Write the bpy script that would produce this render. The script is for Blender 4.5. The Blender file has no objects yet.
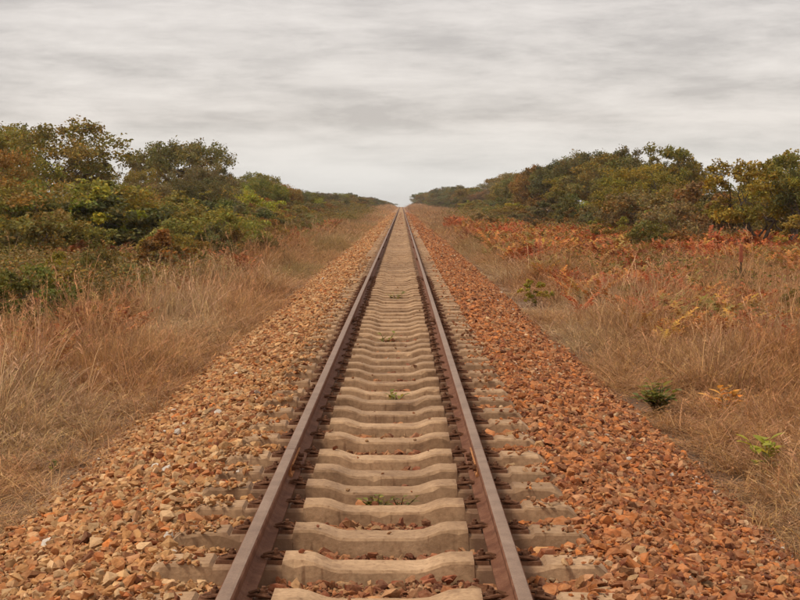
import bpy, bmesh, math, random
import numpy as np
from mathutils import Vector, Matrix

R = math.radians
rng = np.random.default_rng(7)
random.seed(7)
S = bpy.context.scene
COL = S.collection

# ------------------------------------------------------------------ camera
F_PX = 1500.0                    # focal length in pixels of the 800 x 600 photograph
CAM_X, CAM_Z = 0.1025, 1.632
PITCH = math.atan(97.0 / F_PX)
cam_d = bpy.data.cameras.new('camera')
cam_d.sensor_width = 36.0
cam_d.lens = 36.0 * F_PX / 800.0
cam_d.clip_start, cam_d.clip_end = 0.1, 9000.0
cam = bpy.data.objects.new('camera', cam_d)
COL.objects.link(cam)
cam.location = (CAM_X, 0, CAM_Z)
cam.rotation_euler = (R(90) - PITCH, 0, math.atan(1.5 / F_PX))
S.camera = cam

# ------------------------------------------------------------------ world
SUN_EL, SUN_AZ = 56.0, 247.0     # azimuth clockwise from +Y: high on the left, a little behind the camera
w = bpy.data.worlds.new('World'); S.world = w; w.use_nodes = True
nt = w.node_tree; nt.nodes.clear()
N, L = nt.nodes.new, nt.links.new
def wmath(op, a=None, b=None, c=None):
    n = N('ShaderNodeMath'); n.operation = op
    for i, v in enumerate((a, b, c)):
        if v is None: continue
        if isinstance(v, (int, float)): n.inputs[i].default_value = v
        else: L(v, n.inputs[i])
    return n.outputs[0]
out = N('ShaderNodeOutputWorld'); mixs = N('ShaderNodeMixShader')
bg1 = N('ShaderNodeBackground'); bg2 = N('ShaderNodeBackground')
sky = N('ShaderNodeTexSky'); sky.sky_type = 'NISHITA'; sky.sun_disc = False
sky.sun_elevation = R(SUN_EL); sky.sun_rotation = R(SUN_AZ)
L(sky.outputs[0], bg1.inputs[0]); bg1.inputs[1].default_value = 0.10
tc = N('ShaderNodeTexCoord'); sep = N('ShaderNodeSeparateXYZ'); L(tc.outputs['Generated'], sep.inputs[0])
zc = wmath('ADD', wmath('MAXIMUM', sep.outputs[2], 0.0), 0.085)
comb = N('ShaderNodeCombineXYZ')                 # the cloud sheet as a plane overhead
L(wmath('DIVIDE', sep.outputs[0], zc), comb.inputs[0]); L(wmath('DIVIDE', sep.outputs[1], zc), comb.inputs[1])
comb2 = N('ShaderNodeCombineXYZ'); L(wmath('MULTIPLY', sep.outputs[0], 10.0), comb2.inputs[0]); L(wmath('MULTIPLY', sep.outputs[1], 10.0), comb2.inputs[1]); L(wmath('MULTIPLY', sep.outputs[2], 44.0), comb2.inputs[2])
def wnoise(scale, detail, rough, dist=0.0, comb=comb):
    n = N('ShaderNodeTexNoise'); n.inputs['Scale'].default_value = scale; n.inputs['Detail'].default_value = detail
    n.inputs['Roughness'].default_value = rough; n.inputs['Distortion'].default_value = dist
    mp = N('ShaderNodeMapping'); mp.inputs['Rotation'].default_value = (0, 0, 0); mp.inputs['Scale'].default_value = (0.9, 1, 1)
    L(comb.outputs[0], mp.inputs[0]); L(mp.outputs[0], n.inputs['Vector'])
    return n.outputs[0]
na = wnoise(0.8, 4, 0.5, 0.2); nb = wnoise(1.0, 8, 0.66, 0.15, comb2)
cl = wmath('ADD', wmath('MULTIPLY', na, 0.36), wmath('MULTIPLY', nb, 0.64))
ramp = N('ShaderNodeValToRGB'); L(cl, ramp.inputs[0])
e = ramp.color_ramp.elements
e[0].position, e[0].color = 0.39, (0.355, 0.324, 0.302, 1)
e[1].position, e[1].color = 0.605, (0.525, 0.484, 0.45, 1)
m = e.new(0.5); m.color = (0.455, 0.417, 0.388, 1)
hz = N('ShaderNodeMapRange'); L(sep.outputs[2], hz.inputs[0]); hz.inputs[1].default_value = 0.055; hz.inputs[2].default_value = 0.0; hz.inputs[3].default_value = 0.0; hz.inputs[4].default_value = 0.75
hm = N('ShaderNodeMix'); hm.data_type = 'RGBA'; L(hz.outputs[0], hm.inputs[0]); L(ramp.outputs[0], hm.inputs[6]); hm.inputs[7].default_value = (0.53, 0.53, 0.515, 1)
L(hm.outputs[2], bg2.inputs[0]); bg2.inputs[1].default_value = 1.0
mixs.inputs[0].default_value = 0.93
L(bg1.outputs[0], mixs.inputs[1]); L(bg2.outputs[0], mixs.inputs[2]); L(mixs.outputs[0], out.inputs[0])

w.cycles.sampling_method = 'NONE'
sun_d = bpy.data.lights.new('sun', 'SUN'); sun_d.energy = 1.5; sun_d.angle = R(11); sun_d.color = (1.0, 0.90, 0.76)
sun = bpy.data.objects.new('sun', sun_d); COL.objects.link(sun)
az, el = R(SUN_AZ), R(SUN_EL)
to_sun = Vector((math.sin(az) * math.cos(el), math.cos(az) * math.cos(el), math.sin(el)))
sun.rotation_euler = to_sun.to_track_quat('Z', 'Y').to_euler()
vs = S.view_settings
vs.view_transform = 'Standard'; vs.look = 'None'; vs.exposure = 0.70; vs.gamma = 1.0; vs.use_curve_mapping = False
S.cycles.max_bounces = 4; S.cycles.diffuse_bounces = 2; S.cycles.glossy_bounces = 1; S.cycles.transmission_bounces = 2
S.cycles.use_adaptive_sampling = True; S.cycles.adaptive_threshold = 0.03
S.cycles.caustics_reflective = False; S.cycles.caustics_refractive = False

# ------------------------------------------------------------------ numeric helpers
def px(x, d):                                    # world X of photo column x at distance d along the track
    return CAM_X + (x - 401.5) / F_PX * d
def row_d(y, z):                                 # distance at which photo row y meets height z
    return (CAM_Z - z) / math.tan(PITCH + math.atan((y - 300.0) / F_PX))
def smooth(a, b, x):
    t = np.clip((np.asarray(x, float) - a) / (b - a), 0, 1)
    return t * t * (3 - 2 * t)
_tab = np.random.default_rng(3).random((256, 256))
def vnoise(x, y):
    x = np.asarray(x, float); y = np.asarray(y, float)
    xi, yi = np.floor(x).astype(int), np.floor(y).astype(int)
    fx, fy = x - xi, y - yi
    fx = fx * fx * (3 - 2 * fx); fy = fy * fy * (3 - 2 * fy)
    g = lambda i, j: _tab[i % 256, j % 256]
    return (g(xi, yi) * (1 - fx) + g(xi + 1, yi) * fx) * (1 - fy) + (g(xi, yi + 1) * (1 - fx) + g(xi + 1, yi + 1) * fx) * fy
def fbm(x, y, o=4):
    s = 0; a = 0.5; n = 0
    for k in range(o):
        s = s + a * vnoise(np.asarray(x) * 2 ** k + 17 * k, np.asarray(y) * 2 ** k + 31 * k); n += a; a *= 0.5
    return s / n

CREST = 600.0
def crest(y):
    t = np.maximum(0, np.asarray(y, float) - CREST)
    return -np.minimum(t * t / 5000.0, 2 + 0.02 * t)
def ground_z(x, y):
    x = np.asarray(x, float); y = np.asarray(y, float); a = np.abs(x)
    z = np.interp(a, [0, 2.2, 3.0, 6.0, 10, 16, 40], [-0.62, -0.60, -0.70, -0.84, -0.78, -0.60, -0.4])
    z = z + smooth(180, 620, y) * 1.35 * smooth(2.6, 7, a)
    z = z + (fbm(x * 0.35, y * 0.3) - 0.5) * 0.30 * smooth(2.4, 4.5, a)
    return z + crest(y)

def edge_shift(y, side):
    return (fbm(np.asarray(y) * 0.22 + (50 if side > 0 else 0), np.asarray(y) * 0.031, 3) - 0.5) * 0.7
def ballast_z(x, y):
    x = np.asarray(x, float); y = np.asarray(y, float); a = np.abs(x)
    z = np.interp(a, [0, 0.42, 0.55, 0.78, 1.05, 1.25, 2.3, 2.75], [-0.108, -0.106, -0.098, -0.070, -0.050, -0.065, -0.53, -0.69])
    z = z + (fbm(x * 1.3 + 9, y * 1.3) - 0.5) * 0.06
    return z + crest(y)

# ------------------------------------------------------------------ materials
def mat(name):
    m = bpy.data.materials.new(name); m.use_nodes = True
    n = m.node_tree; b = n.nodes['Principled BSDF']
    return m, n, b, n.nodes.new, n.links.new
def noise_node(n, vec, scale, detail=4, rough=0.55, dist=0):
    t = n.nodes.new('ShaderNodeTexNoise'); t.inputs['Scale'].default_value = scale; t.inputs['Detail'].default_value = detail
    t.inputs['Roughness'].default_value = rough; t.inputs['Distortion'].default_value = dist
    if vec is not None: n.links.new(vec, t.inputs['Vector'])
    return t.outputs[0]
def ramp_node(n, fac, stops):
    r = n.nodes.new('ShaderNodeValToRGB'); n.links.new(fac, r.inputs[0])
    e = r.color_ramp.elements
    e[0].position, e[0].color = stops[0][0], (*stops[0][1], 1)
    e[1].position, e[1].color = stops[-1][0], (*stops[-1][1], 1)
    for p, c in stops[1:-1]:
        q = e.new(p); q.color = (*c, 1)
    return r.outputs[0]
def mix_rgb(n, mode, fac, a, b):
    m = n.nodes.new('ShaderNodeMix'); m.data_type = 'RGBA'; m.blend_type = mode
    for sock, v in ((m.inputs[0], fac), (m.inputs[6], a), (m.inputs[7], b)):
        if isinstance(v, (int, float)): sock.default_value = v
        elif isinstance(v, tuple): sock.default_value = (*v, 1)
        else: n.links.new(v, sock)
    return m.outputs[2]
def bump(n, b, h, strength, dist=0.01):
    k = n.nodes.new('ShaderNodeBump'); k.inputs['Strength'].default_value = strength; k.inputs['Distance'].default_value = dist
    n.links.new(h, k.inputs['Height']); n.links.new(k.outputs[0], b.inputs['Normal'])
def world_pos(n):
    return n.nodes.new('ShaderNodeNewGeometry').outputs['Position']

M = {}
# concrete sleepers: warm grey-buff, rust streaks and stains
m, n, b, N, L = mat('weathered_concrete')
p = world_pos(n)
c1 = ramp_node(n, noise_node(n, p, 3.0, 6, 0.6), [(0.3, (0.31, 0.185, 0.10)), (0.5, (0.455, 0.285, 0.158)), (0.7, (0.57, 0.37, 0.215))])
c2 = ramp_node(n, noise_node(n, p, 38, 4, 0.6), [(0.3, (0.62, 0.58, 0.54)), (0.62, (1, 1, 1))])
col = mix_rgb(n, 'MULTIPLY', 0.75, c1, c2)
mp = N('ShaderNodeMapping'); mp.inputs['Scale'].default_value = (28, 28, 2.5); L(p, mp.inputs[0])
st = ramp_node(n, noise_node(n, mp.outputs[0], 1.0, 3, 0.5), [(0.60, (1, 1, 1)), (0.72, (0.52, 0.42, 0.36))])
col = mix_rgb(n, 'MULTIPLY', 0.8, col, st)
sx = N('ShaderNodeSeparateXYZ'); L(p, sx.inputs[0])
ab = N('ShaderNodeMath'); ab.operation = 'ABSOLUTE'; L(sx.outputs[0], ab.inputs[0])
rr = ramp_node(n, ab.outputs[0], [(0.40, (0, 0, 0)), (0.47, (0.75, 0.75, 0.75)), (0.66, (0.75, 0.75, 0.75)), (0.80, (0, 0, 0))])
col = mix_rgb(n, 'MIX', rr, col, (0.17, 0.085, 0.05))
oi = N('ShaderNodeObjectInfo')
ov = ramp_node(n, oi.outputs['Random'], [(0.0, (0.80, 0.78, 0.76)), (0.5, (1, 0.98, 0.95)), (1.0, (1.1, 1.1, 1.09))])
col = mix_rgb(n, 'MULTIPLY', 1.0, col, ov)
ob = ramp_node(n, noise_node(n, p, 5.5, 3, 0.5, 0.6), [(0.58, (1, 1, 1)), (0.70, (0.62, 0.56, 0.52))])
col = mix_rgb(n, 'MULTIPLY', 0.8, col, ob)
L(col, b.inputs['Base Color']); b.inputs['Roughness'].default_value = 0.9
bump(n, b, noise_node(n, p, 60, 5, 0.65), 0.5, 0.006); M['concrete'] = m

def rusty(name, lo, mid, hi, rough, scale=9):
    m, n, b, N, L = mat(name); p = world_pos(n)
    col = ramp_node(n, noise_node(n, p, scale, 6, 0.65), [(0.3, lo), (0.5, mid), (0.72, hi)])
    sp = ramp_node(n, noise_node(n, p, 120, 3, 0.6), [(0.35, (0.72, 0.68, 0.66)), (0.6, (1, 1, 1))])
    L(mix_rgb(n, 'MULTIPLY', 0.8, col, sp), b.inputs['Base Color'])
    b.inputs['Roughness'].default_value = rough; b.inputs['Specular IOR Level'].default_value = 0.12
    bump(n, b, noise_node(n, p, 150, 4, 0.6), 0.35, 0.003)
    return m
M['rail'] = rusty('rusted_rail_steel', (0.12, 0.046, 0.024), (0.19, 0.08, 0.044), (0.27, 0.13, 0.075), 0.75)
M['clip'] = rusty('dark_rusted_iron', (0.09, 0.038, 0.021), (0.155, 0.07, 0.038), (0.25, 0.125, 0.07), 0.8, 20)
M['plate'] = rusty('orange_rusted_plate', (0.40, 0.15, 0.055), (0.52, 0.23, 0.09), (0.60, 0.31, 0.14), 0.8, 20)
m = rusty('running_surface', (0.19, 0.11, 0.068), (0.26, 0.16, 0.103), (0.33, 0.215, 0.145), 0.5, 6)
m.node_tree.nodes['Principled BSDF'].inputs['Specular IOR Level'].default_value = 0.35; M['railtop'] = m
M['post'] = rusty('dark_post', (0.05, 0.035, 0.028), (0.08, 0.055, 0.04), (0.11, 0.075, 0.055), 0.9, 12)
M['posttop'] = rusty('faded_red_paint', (0.28, 0.08, 0.045), (0.36, 0.11, 0.06), (0.42, 0.15, 0.085), 0.8, 12)

def tinted(name, attr_type, rough=0.9, bumpy=0.0, trans=0.0, spread=0.0):
    """colour from a per-instance / per-object / per-vertex tint"""
    m, n, b, N, L = mat(name)
    if attr_type == 'OBJ':
        oi = N('ShaderNodeObjectInfo'); base = oi.outputs['Color']
    else:
        a = N('ShaderNodeAttribute'); a.attribute_type = attr_type; a.attribute_name = 'tint'; base = a.outputs['Color']
    return m, n, b, N, L, base
# ballast stones
def stone_mat(name, attr):
    m, n, b, N, L, base = tinted(name, attr)
    t = N('ShaderNodeTexCoord')
    v = ramp_node(n, noise_node(n, t.outputs['Object'], 1.6, 5, 0.65), [(0.28, (0.62, 0.58, 0.56)), (0.5, (1.0, 1.0, 1.0)), (0.72, (1.25, 1.22, 1.18))])
    dusty = ramp_node(n, noise_node(n, t.outputs['Object'], 1.1, 3, 0.6), [(0.40, (0, 0, 0)), (0.70, (0.38, 0.38, 0.38))])
    L(mix_rgb(n, 'MIX', dusty, mix_rgb(n, 'MULTIPLY', 1.0, base, v), (0.40, 0.245, 0.135)), b.inputs['Base Color'])
    b.inputs['Roughness'].default_value = 0.95; b.inputs['Specular IOR Level'].default_value = 0.2
    bump(n, b, noise_node(n, t.outputs['Object'], 2.6, 5, 0.65), 0.55, 0.012)
    return m
M['stone_i'] = stone_mat('ballast_stone_scatter', 'INSTANCER')
M['stone_o'] = stone_mat('ballast_stone', 'OBJ')
# leaves
def leaf_mat(name, attr, trans=0.35):
    m, n, b, N, L, base = tinted(name, attr)
    a = N('ShaderNodeAttribute'); a.attribute_type = 'GEOMETRY'; a.attribute_name = 'var'
    col = mix_rgb(n, 'MULTIPLY', 1.0, base, a.outputs['Color'])
    L(col, b.inputs['Base Color']); b.inputs['Roughness'].default_value = 0.55
    b.inputs['Specular IOR Level'].default_value = 0.2
    tr = N('ShaderNodeBsdfTranslucent'); L(col, tr.inputs[0])
    ms = N('ShaderNodeMixShader'); ms.inputs[0].default_value = trans
    L(b.outputs[0], ms.inputs[1]); L(tr.outputs[0], ms.inputs[2])
    L(ms.outputs[0], n.nodes['Material Output'].inputs[0])
    return m
M['leaf'] = leaf_mat('leaf', 'OBJ')
M['blade'] = leaf_mat('dry_blade', 'INSTANCER', 0.3)
# bark
m, n, b, N, L = mat('grey_brown_bark'); p = world_pos(n)
L(ramp_node(n, noise_node(n, p, 14, 5, 0.6), [(0.3, (0.045, 0.032, 0.024)), (0.7, (0.13, 0.095, 0.07))]), b.inputs['Base Color'])
b.inputs['Roughness'].default_value = 0.95; bump(n, b, noise_node(n, p, 30, 4), 0.8, 0.02); M['bark'] = m
m, n, b, N, L = mat('green_brown_stem'); p = world_pos(n)
L(ramp_node(n, noise_node(n, p, 20, 3), [(0.3, (0.16, 0.12, 0.05)), (0.7, (0.26, 0.2, 0.08))]), b.inputs['Base Color']); M['stem'] = m
# ground: litter and dry earth
m, n, b, N, L = mat('dry_earth_and_litter'); p = world_pos(n)
c1 = ramp_node(n, noise_node(n, p, 0.7, 6, 0.65), [(0.3, (0.14, 0.07, 0.035)), (0.5, (0.23, 0.125, 0.063)), (0.7, (0.33, 0.20, 0.105))])
c2 = ramp_node(n, noise_node(n, p, 26, 6, 0.75), [(0.36, (0.35, 0.32, 0.30)), (0.52, (1, 1, 1)), (0.66, (1.6, 1.5, 1.35))])
L(mix_rgb(n, 'MULTIPLY', 1.0, c1, c2), b.inputs['Base Color']); b.inputs['Roughness'].default_value = 1.0
bump(n, b, noise_node(n, p, 22, 6, 0.7), 1.0, 0.05); M['earth'] = m
# ballast bed: left shoulder buff, right shoulder redder, dirt between stones
STONE_L = [(0.52, 0.33, 0.17), (0.47, 0.27, 0.13), (0.58, 0.40, 0.23), (0.38, 0.19, 0.09), (0.50, 0.28, 0.13), (0.30, 0.14, 0.075), (0.50, 0.37, 0.24), (0.60, 0.45, 0.30)]
STONE_R = [(0.42, 0.17, 0.07), (0.35, 0.125, 0.05), (0.50, 0.22, 0.095), (0.25, 0.085, 0.04), (0.48, 0.18, 0.06), (0.19, 0.068, 0.038), (0.46, 0.26, 0.15), (0.54, 0.20, 0.06)]
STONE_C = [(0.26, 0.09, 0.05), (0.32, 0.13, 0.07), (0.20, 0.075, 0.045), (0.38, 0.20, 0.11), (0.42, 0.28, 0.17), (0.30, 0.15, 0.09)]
m, n, b, N, L = mat('ballast_dirt'); p = world_pos(n)
sx = N('ShaderNodeSeparateXYZ'); L(p, sx.inputs[0])
mr = N('ShaderNodeMapRange'); L(sx.outputs[0], mr.inputs[0]); mr.inputs[1].default_value = -0.6; mr.inputs[2].default_value = 0.6
side = mix_rgb(n, 'MIX', mr.outputs[0], (0.36, 0.20, 0.10), (0.27, 0.115, 0.055))
vo = N('ShaderNodeTexVoronoi'); vo.inputs['Scale'].default_value = 17; L(p, vo.inputs['Vector'])
hsv = N('ShaderNodeSeparateColor'); L(vo.outputs['Color'], hsv.inputs[0])
vv = ramp_node(n, hsv.outputs[0], [(0.0, (0.5, 0.45, 0.42)), (0.5, (0.95, 0.95, 0.95)), (1.0, (1.5, 1.5, 1.5))])
L(mix_rgb(n, 'MULTIPLY', 1.0, side, vv), b.inputs['Base Color']); b.inputs['Roughness'].default_value = 1.0
inv = N('ShaderNodeMath'); inv.operation = 'SUBTRACT'; inv.inputs[0].default_value = 1.0; L(vo.outputs['Distance'], inv.inputs[1])
bump(n, b, inv.outputs[0], 1.0, 0.03); M['dirt'] = m

# ------------------------------------------------------------------ mesh helpers
def mesh_from(name, verts, faces, mats, smooth_=False, mat_idx=None):
    me = bpy.data.meshes.new(name); me.from_pydata([tuple(v) for v in verts], [], faces)
    for k in (mats if isinstance(mats, (list, tuple)) else [mats]): me.materials.append(k)
    if mat_idx is not None: me.polygons.foreach_set('material_index', mat_idx)
    if smooth_: me.polygons.foreach_set('use_smooth', [True] * len(me.polygons))
    me.update(); return me
def mesh_np(name, verts, faces, mats):
    """fast mesh from numpy: faces is an (n, k) int array"""
    me = bpy.data.meshes.new(name); nf, k = faces.shape
    me.vertices.add(len(verts)); me.vertices.foreach_set('co', np.asarray(verts, np.float32).ravel())
    me.loops.add(nf * k); me.loops.foreach_set('vertex_index', faces.astype(np.int32).ravel())
    me.polygons.add(nf); me.polygons.foreach_set('loop_start', np.arange(nf, dtype=np.int32) * k)
    for q in (mats if isinstance(mats, (list, tuple)) else [mats]): me.materials.append(q)
    me.update(calc_edges=True); return me
def link(name, me, parent=None, loc=None, **props):
    o = bpy.data.objects.new(name, me); COL.objects.link(o)
    if parent is not None: o.parent = parent
    if loc is not None: o.location = loc
    for k, v in props.items(): o[k] = v
    return o
def tag(o, label, cat, group=None):
    o['label'] = label; o['category'] = cat
    if group: o['group'] = group
    return o
def empty(name, loc, rz=0.0, s=(1, 1, 1)):
    o = bpy.data.objects.new(name, None); COL.objects.link(o)
    o.location = loc; o.rotation_euler = (0, 0, rz); o.scale = s; o.empty_display_size = 0.2
    return o
def copy_tree(o, parent=None):
    c = o.copy(); COL.objects.link(c); c.parent = parent
    for ch in list(o.children): copy_tree(ch, c)
    return c
class MB:
    def __init__(s): s.v = []; s.f = []
    def add(s, v, f):
        k = len(s.v); s.v += [tuple(q) for q in v]; s.f += [tuple(i + k for i in t) for t in f]
    def box(s, x0, x1, y0, y1, z0, z1, ch=0.0):
        s.add([(x0, y0, z0), (x1, y0, z0), (x1, y1, z0), (x0, y1, z0), (x0 + ch, y0 + ch, z1), (x1 - ch, y0 + ch, z1), (x1 - ch, y1 - ch, z1), (x0 + ch, y1 - ch, z1)],
              [(3, 2, 1, 0), (4, 5, 6, 7), (0, 1, 5, 4), (1, 2, 6, 5), (2, 3, 7, 6), (3, 0, 4, 7)])
    def cyl(s, c, axis, r, h, n=6, r2=None):
        r2 = r if r2 is None else r2
        c = Vector(c); a = Vector(axis).normalized(); u = a.orthogonal().normalized(); v = a.cross(u)
        pts = [c + (u * math.cos(t) + v * math.sin(t)) * r for t in [2 * math.pi * i / n for i in range(n)]]
        pts += [c + a * h + (u * math.cos(t) + v * math.sin(t)) * r2 for t in [2 * math.pi * i / n for i in range(n)]]
        s.add(pts, [tuple(range(n - 1, -1, -1)), tuple(range(n, 2 * n))] + [(i, (i + 1) % n, n + (i + 1) % n, n + i) for i in range(n)])
    def tube(s, path, radii, n=5):
        pts = []; fs = []
        path = [Vector(q) for q in path]
        for i, q in enumerate(path):
            t = (path[min(i + 1, len(path) - 1)] - path[max(i - 1, 0)]).normalized()
            u = t.cross(Vector((0.31, 0.17, 0.93))).normalized() if abs(t.z) < 0.9 else t.cross(Vector((1, 0.2, 0))).normalized()
            v = t.cross(u)
            pts += [q + (u * math.cos(a) + v * math.sin(a)) * radii[i] for a in [2 * math.pi * k / n for k in range(n)]]
        for i in range(len(path) - 1):
            for k in range(n):
                fs.append((i * n + k, i * n + (k + 1) % n, (i + 1) * n + (k + 1) % n, (i + 1) * n + k))
        fs.append(tuple(range(n - 1, -1, -1))); fs.append(tuple(range((len(path) - 1) * n, len(path) * n)))
        s.add(pts, fs)
    def mesh(s, name, mats, smooth_=False): return mesh_from(name, s.v, s.f, mats, smooth_)

def scatter(name, pts, rot, scl, tint, idx, sources, parent=None, label=None, cat=None):
    """one 'stuff' object: a cloud of points carrying small meshes"""
    me = bpy.data.meshes.new(name); k = len(pts)
    me.vertices.add(k); me.vertices.foreach_set('co', np.asarray(pts, np.float32).ravel())
    for nm, ty, arr, key in (('rot', 'FLOAT_VECTOR', rot, 'vector'), ('scl', 'FLOAT_VECTOR', scl, 'vector')):
        a = me.attributes.new(nm, ty, 'POINT'); a.data.foreach_set(key, np.asarray(arr, np.float32).ravel())
    a = me.attributes.new('tint', 'FLOAT_COLOR', 'POINT')
    a.data.foreach_set('color', np.concatenate([np.asarray(tint, np.float32), np.ones((k, 1), np.float32)], 1).ravel())
    a = me.attributes.new('pick', 'INT', 'POINT'); a.data.foreach_set('value', np.asarray(idx, np.int32))
    o = link(name, me, parent, kind='stuff')
    if label: tag(o, label, cat)
    src = bpy.data.collections.new(name + '_sources')
    for i, sm in enumerate(sources):
        src.objects.link(bpy.data.objects.new('%s_piece_%02d' % (name, i), sm))
    g = bpy.data.node_groups.new(name + '_nodes', 'GeometryNodeTree')
    g.interface.new_socket('Geometry', in_out='INPUT', socket_type='NodeSocketGeometry')
    g.interface.new_socket('Geometry', in_out='OUTPUT', socket_type='NodeSocketGeometry')
    A, K = g.nodes.new, g.links.new
    gi, go = A('NodeGroupInput'), A('NodeGroupOutput')
    ci = A('GeometryNodeCollectionInfo'); ci.inputs[0].default_value = src
    ci.inputs['Separate Children'].default_value = True; ci.inputs['Reset Children'].default_value = True
    ip = A('GeometryNodeInstanceOnPoints'); ip.inputs['Pick Instance'].default_value = True
    def na(nm, ty):
        q = A('GeometryNodeInputNamedAttribute'); q.data_type = ty; q.inputs[0].default_value = nm; return q.outputs[0]
    er = A('FunctionNodeEulerToRotation'); K(na('rot', 'FLOAT_VECTOR'), er.inputs[0])
    K(gi.outputs[0], ip.inputs['Points']); K(ci.outputs[0], ip.inputs['Instance'])
    K(na('pick', 'INT'), ip.inputs['Instance Index']); K(er.outputs[0], ip.inputs['Rotation']); K(na('scl', 'FLOAT_VECTOR'), ip.inputs['Scale'])
    K(ip.outputs[0], go.inputs[0])
    md = o.modifiers.new('scatter', 'NODES'); md.node_group = g
    return o

# ------------------------------------------------------------------ ground
def grid_mesh(name, xs, ys, zf, material, smooth_=True):
    X, Y = np.meshgrid(xs, ys); Z = zf(X, Y)
    v = np.stack([X, Y, Z], -1).reshape(-1, 3); nx, ny = len(xs), len(ys)
    i = np.arange(ny - 1)[:, None] * nx + np.arange(nx - 1)[None, :]
    f = np.stack([i, i + 1, i + nx + 1, i + nx], -1).reshape(-1, 4)
    me = mesh_np(name, v, f, material)
    if smooth_: me.polygons.foreach_set('use_smooth', np.ones(len(f), bool))
    return me
xs = np.concatenate([-np.geomspace(40, 1500, 12)[::-1], np.linspace(-36, -7, 30), np.linspace(-6.6, 6.6, 45), np.linspace(7, 36, 30), np.geomspace(40, 1500, 12)])
ys = np.concatenate([np.linspace(-60, 0, 12), np.linspace(1, 60, 90), np.linspace(62, 200, 70), np.linspace(205, 700, 80), np.geomspace(720, 3000, 14)])
link('ground', grid_mesh('ground', xs, ys, ground_z, M['earth']), kind='structure')
xb = np.concatenate([np.linspace(-2.75, -1.3, 11), np.linspace(-1.2, 1.2, 17), np.linspace(1.3, 2.75, 11)])
yb = np.concatenate([np.linspace(-30, 0, 8), np.linspace(0.5, 60, 200), np.linspace(62, 300, 60), np.linspace(310, 900, 60)])
ballast = link('ballast_bed', grid_mesh('ballast_bed', xb, yb, ballast_z, M['dirt']), kind='structure')

# ------------------------------------------------------------------ sleepers
rows = [570, 537.5, 510.7, 492.5, 477, 459, 442, 427.2, 415.2, 403.4, 393]
sl_y = [row_d(r, -0.012) + 0.095 for r in rows]
PITCH_S = 0.668
for k in range(4): sl_y.insert(0, sl_y[0] - PITCH_S)
n_front = 4
while sl_y[-1] < 760: sl_y.append(sl_y[-1] + PITCH_S)
sl_y = np.array(sl_y); sl_y[12:] += rng.normal(0, 0.012, len(sl_y) - 12)

def sleeper_mesh(seed, detail=True):
    r = random.Random(seed)
    st = [(-1.04, -0.035), (-0.985, 0.012), (-0.76, 0.016), (-0.745, 0.0), (-0.436, 0.0), (-0.430, 0.030), (-0.33, 0.030), (-0.29, 0.022), (-0.215, -0.006), (-0.17, -0.012)]
    st = st + [(-x, z) for x, z in reversed(st)]
    fine = []
    for (xa, za), (xb_, zb) in zip(st[:-1], st[1:]):
        m_ = max(1, int(abs(xb_ - xa) / 0.045))
        fine += [(xa + (xb_ - xa) * q / m_, za + (zb - za) * q / m_) for q in range(m_)]
    st = fine + [st[-1]]
    v = []; f = []
    for x, t in st:
        j = lambda a: r.uniform(-a, a)
        cf, cb = (r.uniform(0.008, 0.022) if r.random() < 0.10 else 0.0), (r.uniform(0.008, 0.022) if r.random() < 0.10 else 0.0)
        prof = [(-0.128, -0.19), (-0.104 + j(.002), t - 0.012 - cf + j(.002)), (-0.096 + cf + j(.003), t + j(.001)), (0.096 - cb + j(.003), t + j(.001)), (0.104 + j(.002), t - 0.012 - cb), (0.128, -0.19)]
        v += [(x, a, b_) for a, b_ in prof]
    for i in range(len(st) - 1):
        for k in range(6):
            f.append((i * 6 + k, i * 6 + (k + 1) % 6, (i + 1) * 6 + (k + 1) % 6, (i + 1) * 6 + k)[::-1])
    f.append(tuple(range(6))); f.append(tuple(range(len(v) - 6, len(v)))[::-1])
    me = mesh_from('sleeper', v, f, M['concrete'])
    bm = bmesh.new(); bm.from_mesh(me); bmesh.ops.recalc_face_normals(bm, faces=bm.faces); bm.to_mesh(me); bm.free()
    return me
SL = [sleeper_mesh(i) for i in range(9)]
# rail clip (parts of a sleeper): base block, arched spring, and a nut on a bolt; +x points away from the rail
mb = MB(); mb.box(-0.005, 0.105, -0.05, 0.05, -0.004, 0.014, 0.004)
for s in (-1, 1):
    mb.tube([(-0.030, s * 0.024, 0.024), (0.0, s * 0.032, 0.032), (0.045, s * 0.034, 0.026), (0.080, s * 0.022, 0.016), (0.092, 0.0, 0.016)], [0.008] * 5, 6)
mb.box(0.012, 0.058, -0.026, 0.026, 0.013, 0.034, 0.004)
CLIP = mb.mesh('rail_clip', M['clip'])
mb = MB(); mb.cyl((0.034, 0, 0.030), (0, 0, 1), 0.018, 0.018, 6); mb.cyl((0.034, 0, 0.048), (0, 0, 1), 0.010, 0.012, 8, 0.009)
BOLT = mb.mesh('bolt', M['clip'])
RAIL_X, FOOT, SEAT = 0.567, 0.062, 0.010
ordn = ['first', 'second', 'third', 'fourth', 'fifth', 'sixth', 'seventh', 'eighth', 'ninth', 'tenth', 'eleventh', 'twelfth', 'thirteenth', 'fourteenth', 'fifteenth', 'sixteenth', 'seventeenth', 'eighteenth', 'nineteenth', 'twentieth']
special = {0: 'concrete sleeper nearest the camera with loose red stones banked behind it',
           2: 'concrete sleeper third up from the bottom edge with clear front face',
           3: 'concrete sleeper with a green weed growing against its front face',
           5: 'concrete sleeper directly under the bolted rail joint with the orange fishplates'}
vis0 = n_front           # first sleeper wholly in the frame
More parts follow.
